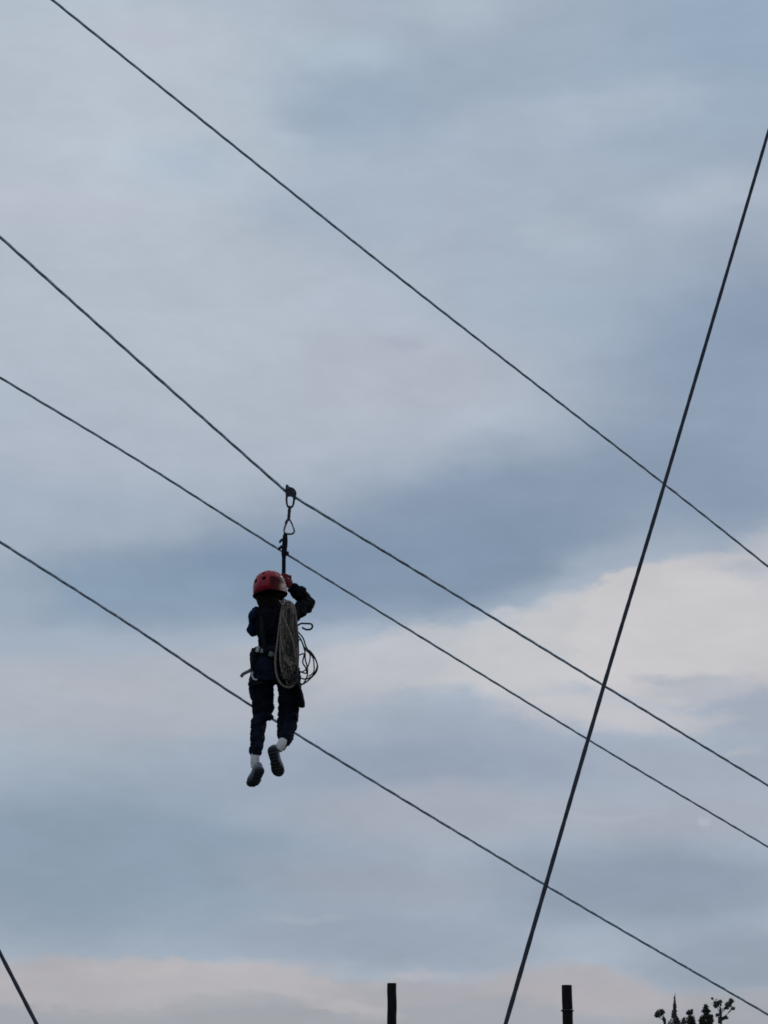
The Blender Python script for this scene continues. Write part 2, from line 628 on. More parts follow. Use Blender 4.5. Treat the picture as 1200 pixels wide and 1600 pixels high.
CG = 'steel cables slanting down to the right across the sky'
cable('zipline_cable', [(82, 0, 14.2), (600, 415, 16.0), (1034, 753, 17.6), (1200, 885, 18.2)], 0.0110, M['steel'],
      'topmost grey cable, passing well above the rider and the pulley', 'cable', CG)
cable('zipline_cable', [(2, 372, 13.6), (220, 567, 14.35), (448, 769, LY), None, (460, 776.5, LY), (700, 922, 16.2), (945, 1072, 17.3),
                        (1200, 1227, 18.4)], 0.0117, M['steel'],
      'grey cable bent at the black pulley that carries the rider', 'cable', CG)
cable('zipline_cable', [(2, 591, 14.4), (220, 722, 15.1), (445, 864, 15.9), (920, 1156, 17.6), (1200, 1323, 18.6)], 0.0100, M['steel'],
      'thin grey cable passing just above the red helmet, behind the lanyard', 'cable', CG)
cable('zipline_cable', [(2, 848, 14.6), (200, 974, 15.2), (430, 1126, 15.95), (851, 1382, 17.3), (1200, 1585, 18.4)], 0.0110, M['steel'],
      'lowest long grey cable, passing behind the knees of the rider', 'cable', CG)
cable('guy_rope', [(790, 1600, 9.2), (943, 1073, 9.9), (1038, 757, 10.35), (1200, 208, 11.2)], 0.0105, M['dark_rope'],
      'thick dark rope rising steeply at the right, crossing all the cables', 'rope', None, ext0=2.4, ext1=8)
cable('guy_rope', [(5, 1499, 12.0), (57, 1600, 11.8)], 0.0118, M['dark_rope'],
      'short stretch of dark rope in the bottom left corner, below the cables', 'rope', None, ext0=12, ext1=2.3)

# ------------------------------------------------------------------ timber posts
def post(px_l, px_r, py, Y, label, band=False):
    top = at((px_l + px_r) / 2, py, Y)
    half = (at(px_r, py, Y) - at(px_l, py, Y)).length / 2
    root = empty('timber_post', (top.x, Y, 0))
    bm = bmesh.new()
    H = top.z
    n = 20
    rings = []
    for k in range(26):
        z = -0.3 + (H + 0.3) * k / 25.0
        rr = half * (1.0 + 0.10 * (H - z) / H)
        rr2 = [rr * (1 + random.uniform(-0.02, 0.02)) for _ in range(n)]
        off = Vector((random.uniform(-.004, .004), 0, 0))
        rings.append([bm.verts.new(Vector((top.x, Y, z)) + off + Vector((math.cos(2 * math.pi * i / n) * rr2[i],
                      math.sin(2 * math.pi * i / n) * rr2[i], 0))) for i in range(n)])
    for a, b in zip(rings, rings[1:]):
        bridge(bm, a, b)
    rim = [bm.verts.new(Vector((top.x, Y, H)) + (v.co - Vector((top.x, Y, H))) * 0.93 + Vector((0, 0, 0.012))) for v in rings[-1]]
    bridge(bm, rings[-1], rim)
    bm.faces.new(rim)
    bm.faces.new(rings[0][::-1])
    add('shaft', bm, M['timber'], root)
    if band:
        zb = at(0, 1579, Y).z
        bm = bmesh.new()
        p = [Vector((top.x + math.cos(2 * math.pi * i / 24) * half * 1.09, Y + math.sin(2 * math.pi * i / 24) * half * 1.09, zb)) for i in range(24)]
        tube(bm, p, 0.022, 8, closed=True)
        add('band', bm, M['black_metal'], root)
    tag(root, label, 'post', 'dark timber posts at the bottom edge')


post(605, 619.5, 1537, 41, 'dark timber post with a flat top, left of the steep dark rope')
post(877.5, 893.5, 1540, 41, 'dark timber post with a thin collar, right of the steep dark rope', band=True)

# ------------------------------------------------------------------ trees on the skyline
TY = 250.0
PXM = 250.0 / F_PX * 1.045


def leaf_clump(bm, c, rx, rz, n, size):
    for _ in range(n):
        while True:
            v = Vector((random.uniform(-1, 1), random.uniform(-1, 1), random.uniform(-1, 1)))
            if v.length <= 1:
                break
        k_ = 1.0 if random.random() > 0.14 else random.uniform(1.1, 1.55)
        p = c + Vector((v.x * rx, v.y * rx, v.z * rz)) * k_
        s = size * random.uniform(0.6, 1.4)
        q = Euler((random.uniform(0, 6.28), random.uniform(0, 6.28), random.uniform(0, 6.28))).to_matrix()
        w = s * random.uniform(0.35, 0.7)
        vs = [bm.verts.new(p + q @ Vector(a)) for a in ((-s, 0, 0), (0, -w, 0.1 * s), (s, 0, 0), (0, w, 0.1 * s))]
        bm.faces.new(vs)


def tree(name, trunk, clumps, label, m, Y=TY, lower=None, size=0.13, kind_cat='tree'):
    """trunk: px x and top px y; clumps: (px, py, rx, ry) in photograph pixels, real size at 250 m"""
    tx, ty, tw = trunk
    top = at(tx, ty, Y)
    root = empty(name, (top.x, Y, 0))
    s = Y / F_PX * 1.045
    bm = bmesh.new()
    H = top.z
    pts, rads = [], []
    for k in range(13):
        f = k / 12
        pts.append(Vector((top.x + (0.12 * math.sin(f * 5 + tx) if k < 9 else 0), Y, -0.3 + (H + 0.3) * f)))
        rads.append(0.26 * (1 - f) + tw * s * 0.5 * f)
    tube(bm, pts, rads, 9)
    cb = bmesh.new()
    for (cx, cy, rx, ry) in clumps:
        c = at(cx, cy, Y) + Vector((0, random.uniform(-0.3, 0.3), 0))
        st = Vector((top.x, Y, min(H - 0.1, c.z - abs(c.x - top.x) * 0.8)))
        if (c - st).length > 0.12:
            mid = (c + st) / 2 + Vector((0, 0, -0.08))
            tube(bm, catmull([st, mid, c], 4), [0.05, 0.05, 0.045, 0.045, 0.04, 0.04, 0.035, 0.03, 0.025], 6)
        area = rx * ry
        for _ in range(int(2 + area * 0.4)):
            e = c + Vector((random.uniform(-1, 1) * rx, random.uniform(-1, 1) * rx, random.uniform(-.3, 1.3) * ry)) * s * 1.15
            tube(bm, [st.lerp(c, .6), c.lerp(e, .5), e], [.035, .025, .012], 4)
        leaf_clump(cb, c, rx * s * 1.12, ry * s * 1.12, int(40 + area * 7.5), size)
    # the broader crown below the visible tips
    z0 = H - 3.6 if lower is None else lower
    for i in range(46):
        f = random.random()
        z = 3.0 + (z0 - 3.0) * f
        rr = 2.4 * (1 - f * 0.72)
        a = random.uniform(0, 6.28)
        c = Vector((top.x + math.cos(a) * rr * 0.75, Y + math.sin(a) * rr * 0.75, z))
        st = Vector((top.x, Y, z - rr * 0.3))
        tube(bm, [st, (st + c) / 2, c], [0.06, 0.045, 0.02], 5)
        leaf_clump(cb, c, 0.75, 0.45, 60, 0.2)
    add('trunk', bm, M['bark'], root)
    add('crown', cb, m, root, smooth=False)
    tag(root, label, kind_cat, 'trees whose tips show at the lower right')
    return root


tree('broadleaf_tree', (1038.5, 1591, 4), [(1031, 1583, 5, 4), (1027, 1586, 3.5, 3.5), (1035, 1581, 2.5, 2.5), (1037, 1593, 2, 3)],
     'leftmost treetop at the lower right, a small leaning tuft on a bare stem', M['leaf_grey'], Y=246)
tree('conifer_tree', (1054.5, 1552, 0.8), [(1054.5, 1564, 1.1, 6), (1054.5, 1573, 2.2, 6), (1054, 1583, 3.0, 6), (1051.5, 1588, 2.6, 3), (1057, 1594, 4, 5), (1060, 1597, 2, 3)],
     'thin pointed spire of a treetop, tallest of the tips at the lower right', M['leaf_grey'], Y=254)
tree('conifer_tree', (1069, 1590, 2.5), [(1069, 1596, 2.4, 5)],
     'lowest blunt treetop, just right of the pointed spire', M['leaf'], Y=251)
tree('broadleaf_tree', (1079, 1584, 1.5), [(1078, 1582, 3.6, 3), (1074.5, 1583, 1.6, 1.6), (1081, 1579, 1.5, 1.5), (1081, 1592, 5.2, 4.5), (1080, 1599, 6, 5), (1077, 1595, 4, 5)],
     'round headed treetop left of the dense dark cone', M['leaf'], Y=248)
tree('conifer_tree', (1104, 1570, 1.2), [(1103, 1575, 3.4, 5), (1106, 1580, 3.6, 3), (1099, 1580, 3, 2), (1104, 1588, 4.6, 5), (1110, 1594, 4.2, 7), (1098, 1593, 4.0, 5),
                                         (1103, 1599, 8, 4), (1096, 1598, 3.6, 7), (1112, 1588, 1.8, 2)],
     'dense dark cone shaped treetop beside the forked pine', M['leaf'], Y=250)
tree('pine_tree', (1125.5, 1574, 2.6), [(1121, 1568, 5.4, 3.8), (1117.5, 1572, 2.8, 2.6), (1125, 1565, 2.8, 2.2), (1138, 1570, 4.6, 3.2), (1142, 1564.5, 3.4, 3.6), (1145, 1576, 2.6, 1.8),
                                        (1135, 1575, 3, 1.6), (1133.5, 1590, 3.2, 2.2), (1130, 1591, 2.2, 2), (1120.5, 1586, 2.2, 2.2), (1125.5, 1583, 2.0, 5), (1125, 1595, 2.2, 5),
                                        (1113.5, 1560, 0.9, 0.9)],
     'forked pine top with separate round tufts, rightmost of the treetops', M['leaf_grey'], Y=252)

# ------------------------------------------------------------------ the rider
px1 = (at(601, 1050, PY) - at(600, 1050, PY)).length        # metres per photograph pixel at the rider


def B(px, py, dy=0.0):
    return at(px, py, PY + dy)


base = B(431, 1226)
person = empty('person', Vector((base.x, PY, base.z)))
tag(person, 'rider in red helmet and dark navy clothes hanging from the pulley, seen from behind', 'person')

L_LEG = [(412, 1048, 20, 0.00, .10), (408, 1066, 19, .03, .095), (409, 1088, 18, .07, .09), (410.5, 1106, 17, .10, .085),
         (410, 1118, 15, .115, .075), (404.5, 1128, 12, .095, .07), (402.5, 1148, 11.2, .03, .062), (401, 1166, 10.8, -.02, .058),
         (399.5, 1174, 9.4, -.03, .05), (399, 1181, 7.2, -.035, .042)]
R_LEG = [(449, 1048, 20, 0.00, .10), (451.5, 1068, 19, .03, .095), (452.5, 1090, 18, .08, .09), (451, 1106, 16.5, .11, .085),
         (450.5, 1118, 15.5, .115, .078), (448.5, 1134, 15.0, .06, .07), (446.5, 1148, 13.2, .01, .062), (446, 1156, 10.6, -.02, .055),
         (446.5, 1162, 7.6, -.035, .045), (446, 1166, 6.0, -.045, .035)]


def leg_loft(bm, data, dw=0.0):
    secs = []
    for (x, y, hw, dy, hd) in data:
        secs.append((B(x, y, dy), XA * max(0.02, hw * px1 - dw), YA * max(0.02, hd - dw) + ZA * 0.0))
    loft(bm, secs)


TORSO = [(424, 946, 9, .02, .055), (425, 952, 20, .01, .085), (427, 960, 29, .0, .10), (430, 975, 30, -.01, .115), (431, 995, 28, -.01, .11),
         (432, 1014, 28, 0, .10), (432, 1030, 32, 0, .105)]
HIPS = [(432, 1012, 29, 0, .10), (431, 1030, 34, 0, .11), (431, 1050, 37, -.01, .12), (431, 1066, 36, -.005, .11)]

RSH, REL, RWR = B(457, 961, .02), B(480.5, 943, .20), B(454, 917, .175)
LSH, LEL, LWR = B(404, 960, .02), B(396, 985, .10), B(412, 962, .30)


def limb(bm, a, b, c, r0, r1, r2, n=14):
    p = catmull([a, (a + b) / 2, b, (b + c) / 2, c], 5)
    m = len(p)
    rr = []
    for i in range(m):
        f = i / (m - 1)
        rr.append(r0 + (r1 - r0) * f * 2 if f < 0.5 else r1 + (r2 - r1) * (f - 0.5) * 2)
    tube(bm, p, rr, n)
    ellipsoid(bm, b, r1 * 1.03, r1 * 1.03, r1 * 1.03, u=12, v=8)
    ellipsoid(bm, a, r0, r0, r0, u=12, v=8)


def hand(bm, wrist, grip, axis, fat=0.0):
    """palm beside a bar through `grip` along `axis`; four unequal fingers and a thumb closed round it"""
    axis = axis.normalized()
    to = (grip - wrist)
    to = (to - axis * to.dot(axis)).normalized()
    side = axis.cross(to).normalized()
    palm_c = grip - to * 0.030
    rot = Matrix((side, to, axis)).transposed()
    box(bm, palm_c - side * 0.008, 0.027 + fat, 0.050 + fat, 0.074 + fat, rot, 0.011)
    tube(bm, [wrist, (wrist + palm_c) / 2, palm_c], [0.027 + fat, 0.026 + fat, 0.026], 10)
    for k, (ln, r_) in enumerate(((0.92, .0092), (1.0, .0098), (1.05, .0098), (0.96, .0094))):
        z = (-0.030 + 0.0203 * k)
        pts = []
        for a_ in range(6):
            ang = R(200 - 46 * a_ * ln)
            pts.append(grip + axis * (z + 0.001 * a_) + (to * -math.cos(ang) * -1.0 + side * math.sin(ang)) * (0.023))
        pts = [palm_c + axis * z * 0.95] + pts
        tube(bm, catmull(pts, 3), r_ + fat * 0.5, 8)
    th = [palm_c + axis * 0.012 - side * 0.012, palm_c + axis * 0.034 - side * 0.022 + to * 0.012,
          grip + axis * 0.046 - side * 0.022 + to * 0.004, grip + axis * 0.050 - side * 0.002 + to * 0.020]
    tube(bm, catmull(th, 4), 0.0112 + fat * 0.5, 8)


STRAP_TOP = at(445.5, 836, LY)
STRAP_BOT = at(443, 897, LY)
strap_dir = (STRAP_TOP - STRAP_BOT).normalized()
CHEST = B(434, 1012, .155)

# body: one continuous skin, head with face, neck, trunk, arms, hands, legs
bm = bmesh.new()
loft(bm, [(B(x, y, dy), XA * (hw * px1 - .012), YA * (hd - .012)) for (x, y, hw, dy, hd) in TORSO])
loft(bm, [(B(x, y, dy), XA * (hw * px1 - .022), YA * (hd - .022)) for (x, y, hw, dy, hd) in HIPS[:3]])
leg_loft(bm, L_LEG, .024)
leg_loft(bm, R_LEG, .024)
limb(bm, RSH, REL, RWR, .040, .032, .024)
limb(bm, LSH, LEL, LWR, .036, .026, .022)
neck0, HC = B(424, 956, .0), B(421, 925, .035)
tube(bm, [neck0, (neck0 + HC) / 2, HC], [.062, .052, .055], 14)
ellipsoid(bm, HC + ZA * .012, .076, .094, .10, u=20, v=14)
ellipsoid(bm, HC + Vector((0, .045, -.055)), .052, .052, .050, u=14, v=10)
ellipsoid(bm, HC + Vector((0, .100, -.018)), .013, .020, .022, u=10, v=8)        # nose
for s in (-1, 1):
    ellipsoid(bm, HC + Vector((.078 * s, .005, -.010)), .010, .020, .030, u=10, v=8)    # ears
ellipsoid(bm, HC + Vector((0, .088, -.058)), .022, .010, .007, u=10, v=8)        # lips
ellipsoid(bm, HC + Vector((0, .082, .022)), .052, .014, .010, u=12, v=8)         # brow
LANK, RANK = B(399, 1190, -.035), B(440, 1170, -.055)
tube(bm, [B(399, 1176, -.03), LANK], [.034, .030], 12)
tube(bm, [B(446, 1158, -.03), RANK], [.034, .030], 12)
GRIP_R = STRAP_BOT + (STRAP_TOP - STRAP_BOT).normalized() * -0.045 + XA * 0.010
hand(bm, RWR, GRIP_R, strap_dir)
GRIP_L = B(424, 962, .30)
hand(bm, LWR, GRIP_L, Vector((-.2, .1, 1)))
body = add('body', fuse(bm, 0.006, 3), M['skin'], person)
for s in (-1, 1):
    bm = bmesh.new()
    ellipsoid(bm, HC + Vector((.030 * s, .084, .004)), .012, .010, .009, u=12, v=8)
    add('eye', bm, M['eye'], person)

# gloves
for wr, gr, ax in ((RWR, GRIP_R, strap_dir), (LWR, GRIP_L, Vector((-.2, .1, 1)))):
    bm = bmesh.new()
    hand(bm, wr, gr, ax, 0.005)
    bmesh.ops.recalc_face_normals(bm, faces=bm.faces)
    add('glove', fuse(bm, 0.0035, 4, 0.006, 0.02), M['red_glove'], person)

# hair under the helmet
bm = bmesh.new()
loft(bm, [(B(421, 914, .03), XA * .085, YA * .100), (B(420, 925, .015), XA * .088, YA * .096), (B(418, 935, .0), XA * .098, YA * .085),
          (B(420.5, 944, -.02), XA * .092, YA * .060), (B(421, 951, -.03), XA * .088, YA * .042), (B(423, 957, -.035), XA * .07, YA * .022)])
add('hair', fuse(bm, 0.006, 2, 0.012, 0.02), M['hair'], person)

# jacket: trunk, raised right sleeve; left sleeve bluer
bm = bmesh.new()
loft(bm, [(B(x, y, dy), XA * hw * px1, YA * hd) for (x, y, hw, dy, hd) in TORSO])
limb(bm, RSH, REL, RWR + (REL - RWR).normalized() * .005, .064, .058, .040)
# bunched elbow and cuff folds
ellipsoid(bm, B(479.5, 945, .19), .054, .06, .072)
ellipsoid(bm, B(471, 955, .12), .052, .07, .052)
ellipsoid(bm, B(476, 933, .19), .048, .05, .045)
ellipsoid(bm, B(469, 925, .19), .052, .05, .045)
ellipsoid(bm, B(460, 918, .18), .040, .04, .036)
ellipsoid(bm, LSH + Vector((.02, 0, 0)), .062, .07, .06)
tube(bm, [B(424, 955, 0), B(423, 945, .01)], [.09, .066], 14)
add('jacket', fuse(bm, 0.006, 3, 0.032, 0.038), M['black_cloth'], person)
bm = bmesh.new()
limb(bm, LSH + Vector((-.012, 0, .012)), LEL + Vector((-.004, 0, 0)), LWR + (LEL - LWR).normalized() * .02, .050, .048, .034)
ellipsoid(bm, B(396, 962, .0), .042, .055, .05)
add('sleeve', fuse(bm, 0.006, 3, 0.028, 0.035), M['blue_sleeve'], person)

# trousers
bm = bmesh.new()
loft(bm, [(B(x, y, dy), XA * hw * px1, YA * hd) for (x, y, hw, dy, hd) in HIPS])
leg_loft(bm, L_LEG)
leg_loft(bm, R_LEG)
ellipsoid(bm, B(419, 1120, .09), .045, .05, .028)
ellipsoid(bm, B(441, 1117, .10), .040, .05, .026)
ellipsoid(bm, B(459, 1120, .06), .036, .05, .030)
ellipsoid(bm, B(397, 1068, .0), .045, .06, .05)
tr = add('trousers', fuse(bm, 0.006, 3, 0.034, 0.042), M['navy'], person)
bm = bmesh.new()      # loose flap of the right thigh pocket
loft(bm, [(B(465, 1070, .0), XA * .022, YA * .05), (B(468, 1085, .0), XA * .030, YA * .055), (B(470.5, 1098, .0), XA * .030, YA * .055),
          (B(471.5, 1105, .0), XA * .026, YA * .05)])
add('pocket', fuse(bm, 0.006, 1, 0.012, 0.04), M['black_cloth'], person)


# socks
def sock(pts, rads):
    bm = bmesh.new()
    tube(bm, catmull(pts, 4), [rads[0] + (rads[1] - rads[0]) * i / (4 * (len(pts) - 1)) for i in range(4 * (len(pts) - 1) + 1)], 14)
    add('sock', fuse(bm, 0.005, 1, 0.006, 0.02), M['sock'], person)


sock([B(399, 1176, -.035), B(398.5, 1188, -.045), B(398.5, 1200, -.035)], (.036, .034))
sock([B(443.5, 1158, -.05), B(439.5, 1164, -.07), B(434, 1172, -.075)], (.040, .036))


# shoes: sole outline and upper, heel at h, toe at t, sole facing n
def shoe(h, t, n, width):
    ax = (t - h)
    Ln = ax.length
    ax.normalize()
    n = (n - ax * n.dot(ax)).normalized()          # outward from the sole
    sd = ax.cross(n).normalized()
    outline = [(0.0, .22), (.04, .32), (.12, .38), (.30, .36), (.45, .34), (.60, .42), (.75, .50), (.88, .45), (.96, .30), (1.0, .10)]
    root_pts = [(u, w) for u, w in outline] + [(u, -w * 0.94) for u, w in outline[::-1]]
    bm = bmesh.new()
    layers = []
    for (off, sc) in ((0.030, .93), (0.026, 1.0), (0.004, 1.0), (0.0, .95)):
        layers.append([bm.verts.new(h + ax * (Ln * (0.5 + (u - 0.5) * (0.98 if sc < 1 else 1.0))) + sd * (w * width * sc)
                                    + n * (off + 0.008 * math.cos((u - .45) * 5))) for u, w in root_pts])
    for a_, b_ in zip(layers, layers[1:]):
        bridge(bm, a_, b_)
    bm.faces.new(layers[0][::-1])
    bm.faces.new(layers[-1])
    sh = add('shoe', bm, M['sole'], person)
    # tread bars
    tb = bmesh.new()
    for k in range(9):
        u = .08 + k * .105
        w = .30 if u < .5 else .40
        if u > .9:
            w = .25
        rot = Matrix((sd, ax, n)).transposed()
        box(tb, h + ax * Ln * u + n * (0.034 + 0.008 * math.cos((u - .45) * 5)), w * 1.9 * width, Ln * .045, .007, rot)
    add('tread', tb, M['sole'], sh)
    up = bmesh.new()
    secs = []
    for (u, w, hgt) in ((.02, .22, .055), (.08, .31, .075), (.22, .33, .080), (.36, .31, .070), (.52, .33, .055), (.68, .41, .046), (.82, .42, .040), (.93, .30, .032), (.985, .12, .02)):
        secs.append((h + ax * Ln * u - n * (hgt * 0.5 - .004), sd * w * width, n * hgt * 0.52))
    loft(up, secs, 18)
    add('upper', fuse(up, 0.005, 2), M['upper'], sh)


shoe(B(407, 1199, -.10), B(391.5, 1226, .08), Vector((.45, -.85, -.35)), 21 * px1)
shoe(B(425, 1166, -.13), B(438, 1212, -.01), Vector((-.25, -1.0, -.25)), 20.5 * px1)

# helmet
HCEN = B(421.5, 921, .02)
tilt = Euler((R(-6), R(-5), 0)).to_matrix()


def helm_pt(u, v, k=1.0):
    """u round the head (0 at the right, -90 deg at the back), v up from the rim"""
    rx, ry, rz = .137 * k, .162 * k, .150 * k
    low = -.02 - .035 * max(0, -math.sin(u)) * 1.0 - .02 * abs(math.cos(u))
    z = low + (1.0 - low) * 0
    a = v
    zz = math.sin(a)
    rr = math.cos(a)
    sq = rr ** 0.9
    p = Vector((rx * sq * math.cos(u), ry * sq * math.sin(u), rz * zz))
    if v < 0.02:
        p.z += low * 1.1
    ridge = 1 + .018 * (1 if abs(math.sin(3 * u)) > 0.75 else 0) * (1 if .3 < v < 1.3 else 0)
    return HCEN + tilt @ (p * ridge)


bm = bmesh.new()
NU, NV = 48, 16
vs = [[bm.verts.new(helm_pt(2 * math.pi * i / NU, (math.pi / 2) * (j / NV) ** 1.0 if j else 0.0)) for i in range(NU)] for j in range(NV)]
apex = bm.verts.new(helm_pt(0, math.pi / 2))
VENT = {(i % NU, j) for j in (6, 7, 8) for i in (33, 36 + 6, 28, 45, 3, 8, 18, 23)}
VENT |= {(i % NU, j) for j in (2, 3) for i in (33, 34, 40, 41, 28, 29)}
for j in range(NV - 1):
    for i in range(NU):
        if (i, j) in VENT:
            continue
        bm.faces.new((vs[j][i], vs[j][(i + 1) % NU], vs[j + 1][(i + 1) % NU], vs[j + 1][i]))
for i in range(NU):
    bm.faces.new((vs[-1][i], vs[-1][(i + 1) % NU], apex))
bmesh.ops.recalc_face_normals(bm, faces=bm.faces)
bmesh.ops.solidify(bm, geom=list(bm.faces), thickness=0.006)
helmet = add('helmet', bm, M['red'], person)
bm = bmesh.new()
v2s = [[bm.verts.new(helm_pt(2 * math.pi * i / NU, (math.pi / 2) * (j / NV), .93)) for i in range(NU)] for j in range(NV)]
for j in range(NV - 1):
    bridge(bm, v2s[j], v2s[j + 1])
bm.faces.new(v2s[-1])
bmesh.ops.recalc_face_normals(bm, faces=bm.faces)
bmesh.ops.solidify(bm, geom=list(bm.faces), thickness=0.012)
add('liner', bm, M['liner'], helmet)
# rim band
bm = bmesh.new()
tube(bm, [helm_pt(2 * math.pi * i / NU, 0.0, 1.0) for i in range(NU)], 0.006, 8, closed=True)
add('rim', bm, M['liner'], helmet)
# darker rear panel at the right of the back
bm = bmesh.new()
us = [R(-84 + k * 8) for k in range(9)]
rows = [[bm.verts.new(helm_pt(u, v, 1.035)) for u in us] for v in (0.0, .10, .20, .30, .38)]
for a_, b_ in zip(rows, rows[1:]):
    for i in range(len(us) - 1):
        bm.faces.new((a_[i], a_[i + 1], b_[i + 1], b_[i]))
bmesh.ops.solidify(bm, geom=list(bm.faces), thickness=0.008)
add('rear_panel', bm, M['red_dark'], helmet)
# cradle and chin straps
bm = bmesh.new()
pts = [HCEN + tilt @ Vector((.098 * math.cos(a), .110 * math.sin(a), -.055 - .028 * max(0, -math.sin(a)))) for a in [R(180 + 15 * k) for k in range(13)]]
tube(bm, pts, 0.016, 8, flat=0.35)
add('cradle', bm, M['webbing'], helmet)
for s in (-1, 1):
    bm = bmesh.new()
    tube(bm, catmull([HCEN + Vector((.105 * s, -.03, -.03)), HC + Vector((.085 * s, .02, -.05)), HC + Vector((.045 * s, .06, -.10))], 5), 0.008, 6, flat=0.4)
    add('chin_strap', bm, M['webbing'], helmet)

# harness
harness = empty('harness', (0, 0, 0))
harness.parent = person
harness.location = (0, 0, 0)


def belt(data, rad, m, name, par, flat=0.32, tilt_r=0.0, grow=1.06):
    """band round an elliptical section"""
    x, y, hw, dy, hd = data
    c = B(x, y, dy)
    pts = [c + Vector((math.cos(a) * hw * px1 * grow, math.sin(a) * hd * grow, math.cos(a) * tilt_r)) for a in [2 * math.pi * k / 28 for k in range(28)]]
    bm = bmesh.new()
    n = 8
    rings = []
    for k, p in enumerate(pts):
        t = (pts[(k + 1) % 28] - pts[k - 1]).normalized()
        up = (ZA - t * ZA.dot(t)).normalized()
        out = t.cross(up)
        rings.append(ring(bm, p, out * rad * flat, up * rad, n))
    for k in range(28):
        bridge(bm, rings[k], rings[(k + 1) % 28])
    return add(name, bm, m, par)


belt((431, 1019, 31, 0, .108), .026, M['webbing'], 'waist_belt', harness, tilt_r=-.012, grow=1.07)
belt((409, 1070, 19, .02, .095), .017, M['webbing'], 'leg_loop', harness, tilt_r=.012, flat=.2, grow=1.03)
belt((451.5, 1070, 18.5, .02, .095), .017, M['webbing'], 'leg_loop', harness, tilt_r=-.012, flat=.2, grow=1.03)
for (x, y, w, h_) in ((402.5, 1014.5, 5.5, 9), (409.5, 1017, 6, 7), (423.5, 1022, 7.5, 8), (429, 1023.5, 4, 6)):
    bm = bmesh.new()
    box(bm, B(x, y, -.128 if x > 420 else -.105), w * px1, .012, h_ * px1, Euler((0, R(12), R(-12))).to_matrix(), .004)
    add('buckle', bm, M['pale_web'] if x < 405 else M['grey_metal'] if x < 415 else M['grey_webbing'], harness)
# pouch on the left hip
bm = bmesh.new()
loft(bm, [(B(398, 1014, -.02), XA * .026, YA * .05), (B(397, 1022, -.02), XA * .036, YA * .06), (B(397, 1034, -.02), XA * .034, YA * .06),
          (B(396.5, 1044, -.02), XA * .026, YA * .05), (B(397.5, 1049, -.02), XA * .012, YA * .03)])
add('pouch', fuse(bm, .006, 2, .01, .03), M['webbing'], harness)
# loose strap tail flying to the left
bm = bmesh.new()
tube(bm, catmull([B(397, 1042, -.02), B(390, 1048, -.03), B(384, 1051, -.02), B(379, 1054, -.03), B(377, 1058, -.03)], 5), .0135, 8, flat=.32, up=(.3, -1, .3))
add('strap_tail', bm, M['grey_webbing'], harness)
bm = bmesh.new()
tube(bm, catmull([B(397, 1047, -.04), B(393.5, 1054, -.06), B(397, 1061, -.07), B(402, 1062, -.09)], 5), .008, 8, flat=.4)
add('riser', bm, M['pale_web'], harness)
# chest link up to the lanyard
for s in (-1, 1):
    bm = bmesh.new()
    tube(bm, catmull([B(431 + 16 * s, 1022, -.11), B(429 + 19 * s, 985, -.12), B(427 + 17 * s, 958, -.06), B(427 + 14 * s, 953, .04), B(430 + 6 * s, 985, .12), CHEST], 5), .018, 8, flat=.25)
    add('shoulder_strap', bm, M['webbing'], harness)

# ------------------------------------------------------------------ lanyard between harness and carabiner
lan = empty('lanyard', STRAP_TOP)
bm = bmesh.new()
tube(bm, catmull([at(446.3, 833, LY), at(445, 850, LY), at(443.6, 870, LY), at(443.2, 897, LY), B(441, 935, .175), B(437, 985, .175), CHEST], 6),
     [.0165] * 2 + [.0165] * 35, 10, flat=.45, up=(0, 1, 0))
add('strap', bm, M['webbing'], lan)
bm = bmesh.new()
tube(bm, catmull([at(445.6, 835, LY), at(445.2, 848, LY), at(444.2, 860, LY), at(443.6, 871, LY)], 4),
     [.017, .020, .022, .0225, .0225, .023, .023, .022, .0225, .023, .023, .020, .017], 12, flat=.7, up=(0, 1, 0))
add('sleeve', bm, M['webbing'], lan)
for (a_, b_, r_) in (((440.5, 843), (437.3, 846.5), .011), ((441, 853), (435.6, 858), .0125), ((447, 862), (449.8, 866.5), .0115)):
    bm = bmesh.new()
    p0, p1 = at(a_[0] + 2, a_[1], LY), at(b_[0], b_[1], LY)
    tube(bm, [p0, (p0 + p1) / 2 + ZA * .006, p1, p1 + Vector((0, 0, -.012))], [r_, r_, r_ * .9, r_ * .5], 10)
    add('toggle', bm, M['black_metal'], lan)
tag(lan, 'dark webbing lanyard with small toggles rising from behind the red helmet', 'lanyard')


# carabiners
def carabiner(ctrl, rad, label, gate, lw=0.0, my=0.0):
    pts = catmull([at(x, y, LY + my) for x, y in ctrl], 6, closed=True)
    c = sum(pts, Vector()) / len(pts)
    root = empty('carabiner', c)
    bm = bmesh.new()
    tube(bm, pts, rad, 10, closed=True)
    add('frame', bm, M['grey_metal'] if gate == 'grey' else M['black_metal'], root)
    bm = bmesh.new()
    g0, g1 = at(ctrl[-1][0], ctrl[-1][1], LY + my), at(ctrl[-2][0], ctrl[-2][1], LY + my)
    tube(bm, [g0, g0.lerp(g1, .3), g0.lerp(g1, .7), g1], [rad * 1.1, rad * 1.35, rad * 1.35, rad * 1.1], 10)
    add('gate', bm, M['black_metal'], root)
    tag(root, label, 'carabiner', 'metal links between pulley and lanyard')


carabiner([(450, 771.5), (454, 770.5), (458.2, 773), (459.2, 782), (457.2, 790.5), (453.3, 793.2), (449.6, 791), (447.8, 783), (448.2, 775)][::-1], .0088,
          'oval carabiner directly under the black pulley', 'black')
carabiner([(450.6, 811), (453.5, 813), (457.5, 821), (459.8, 829), (457.5, 833.5), (451.5, 834.5), (445.8, 833), (444, 828), (446.6, 819), (448.4, 813)], .0086,
          'pear shaped carabiner at the top of the webbing lanyard', 'grey')
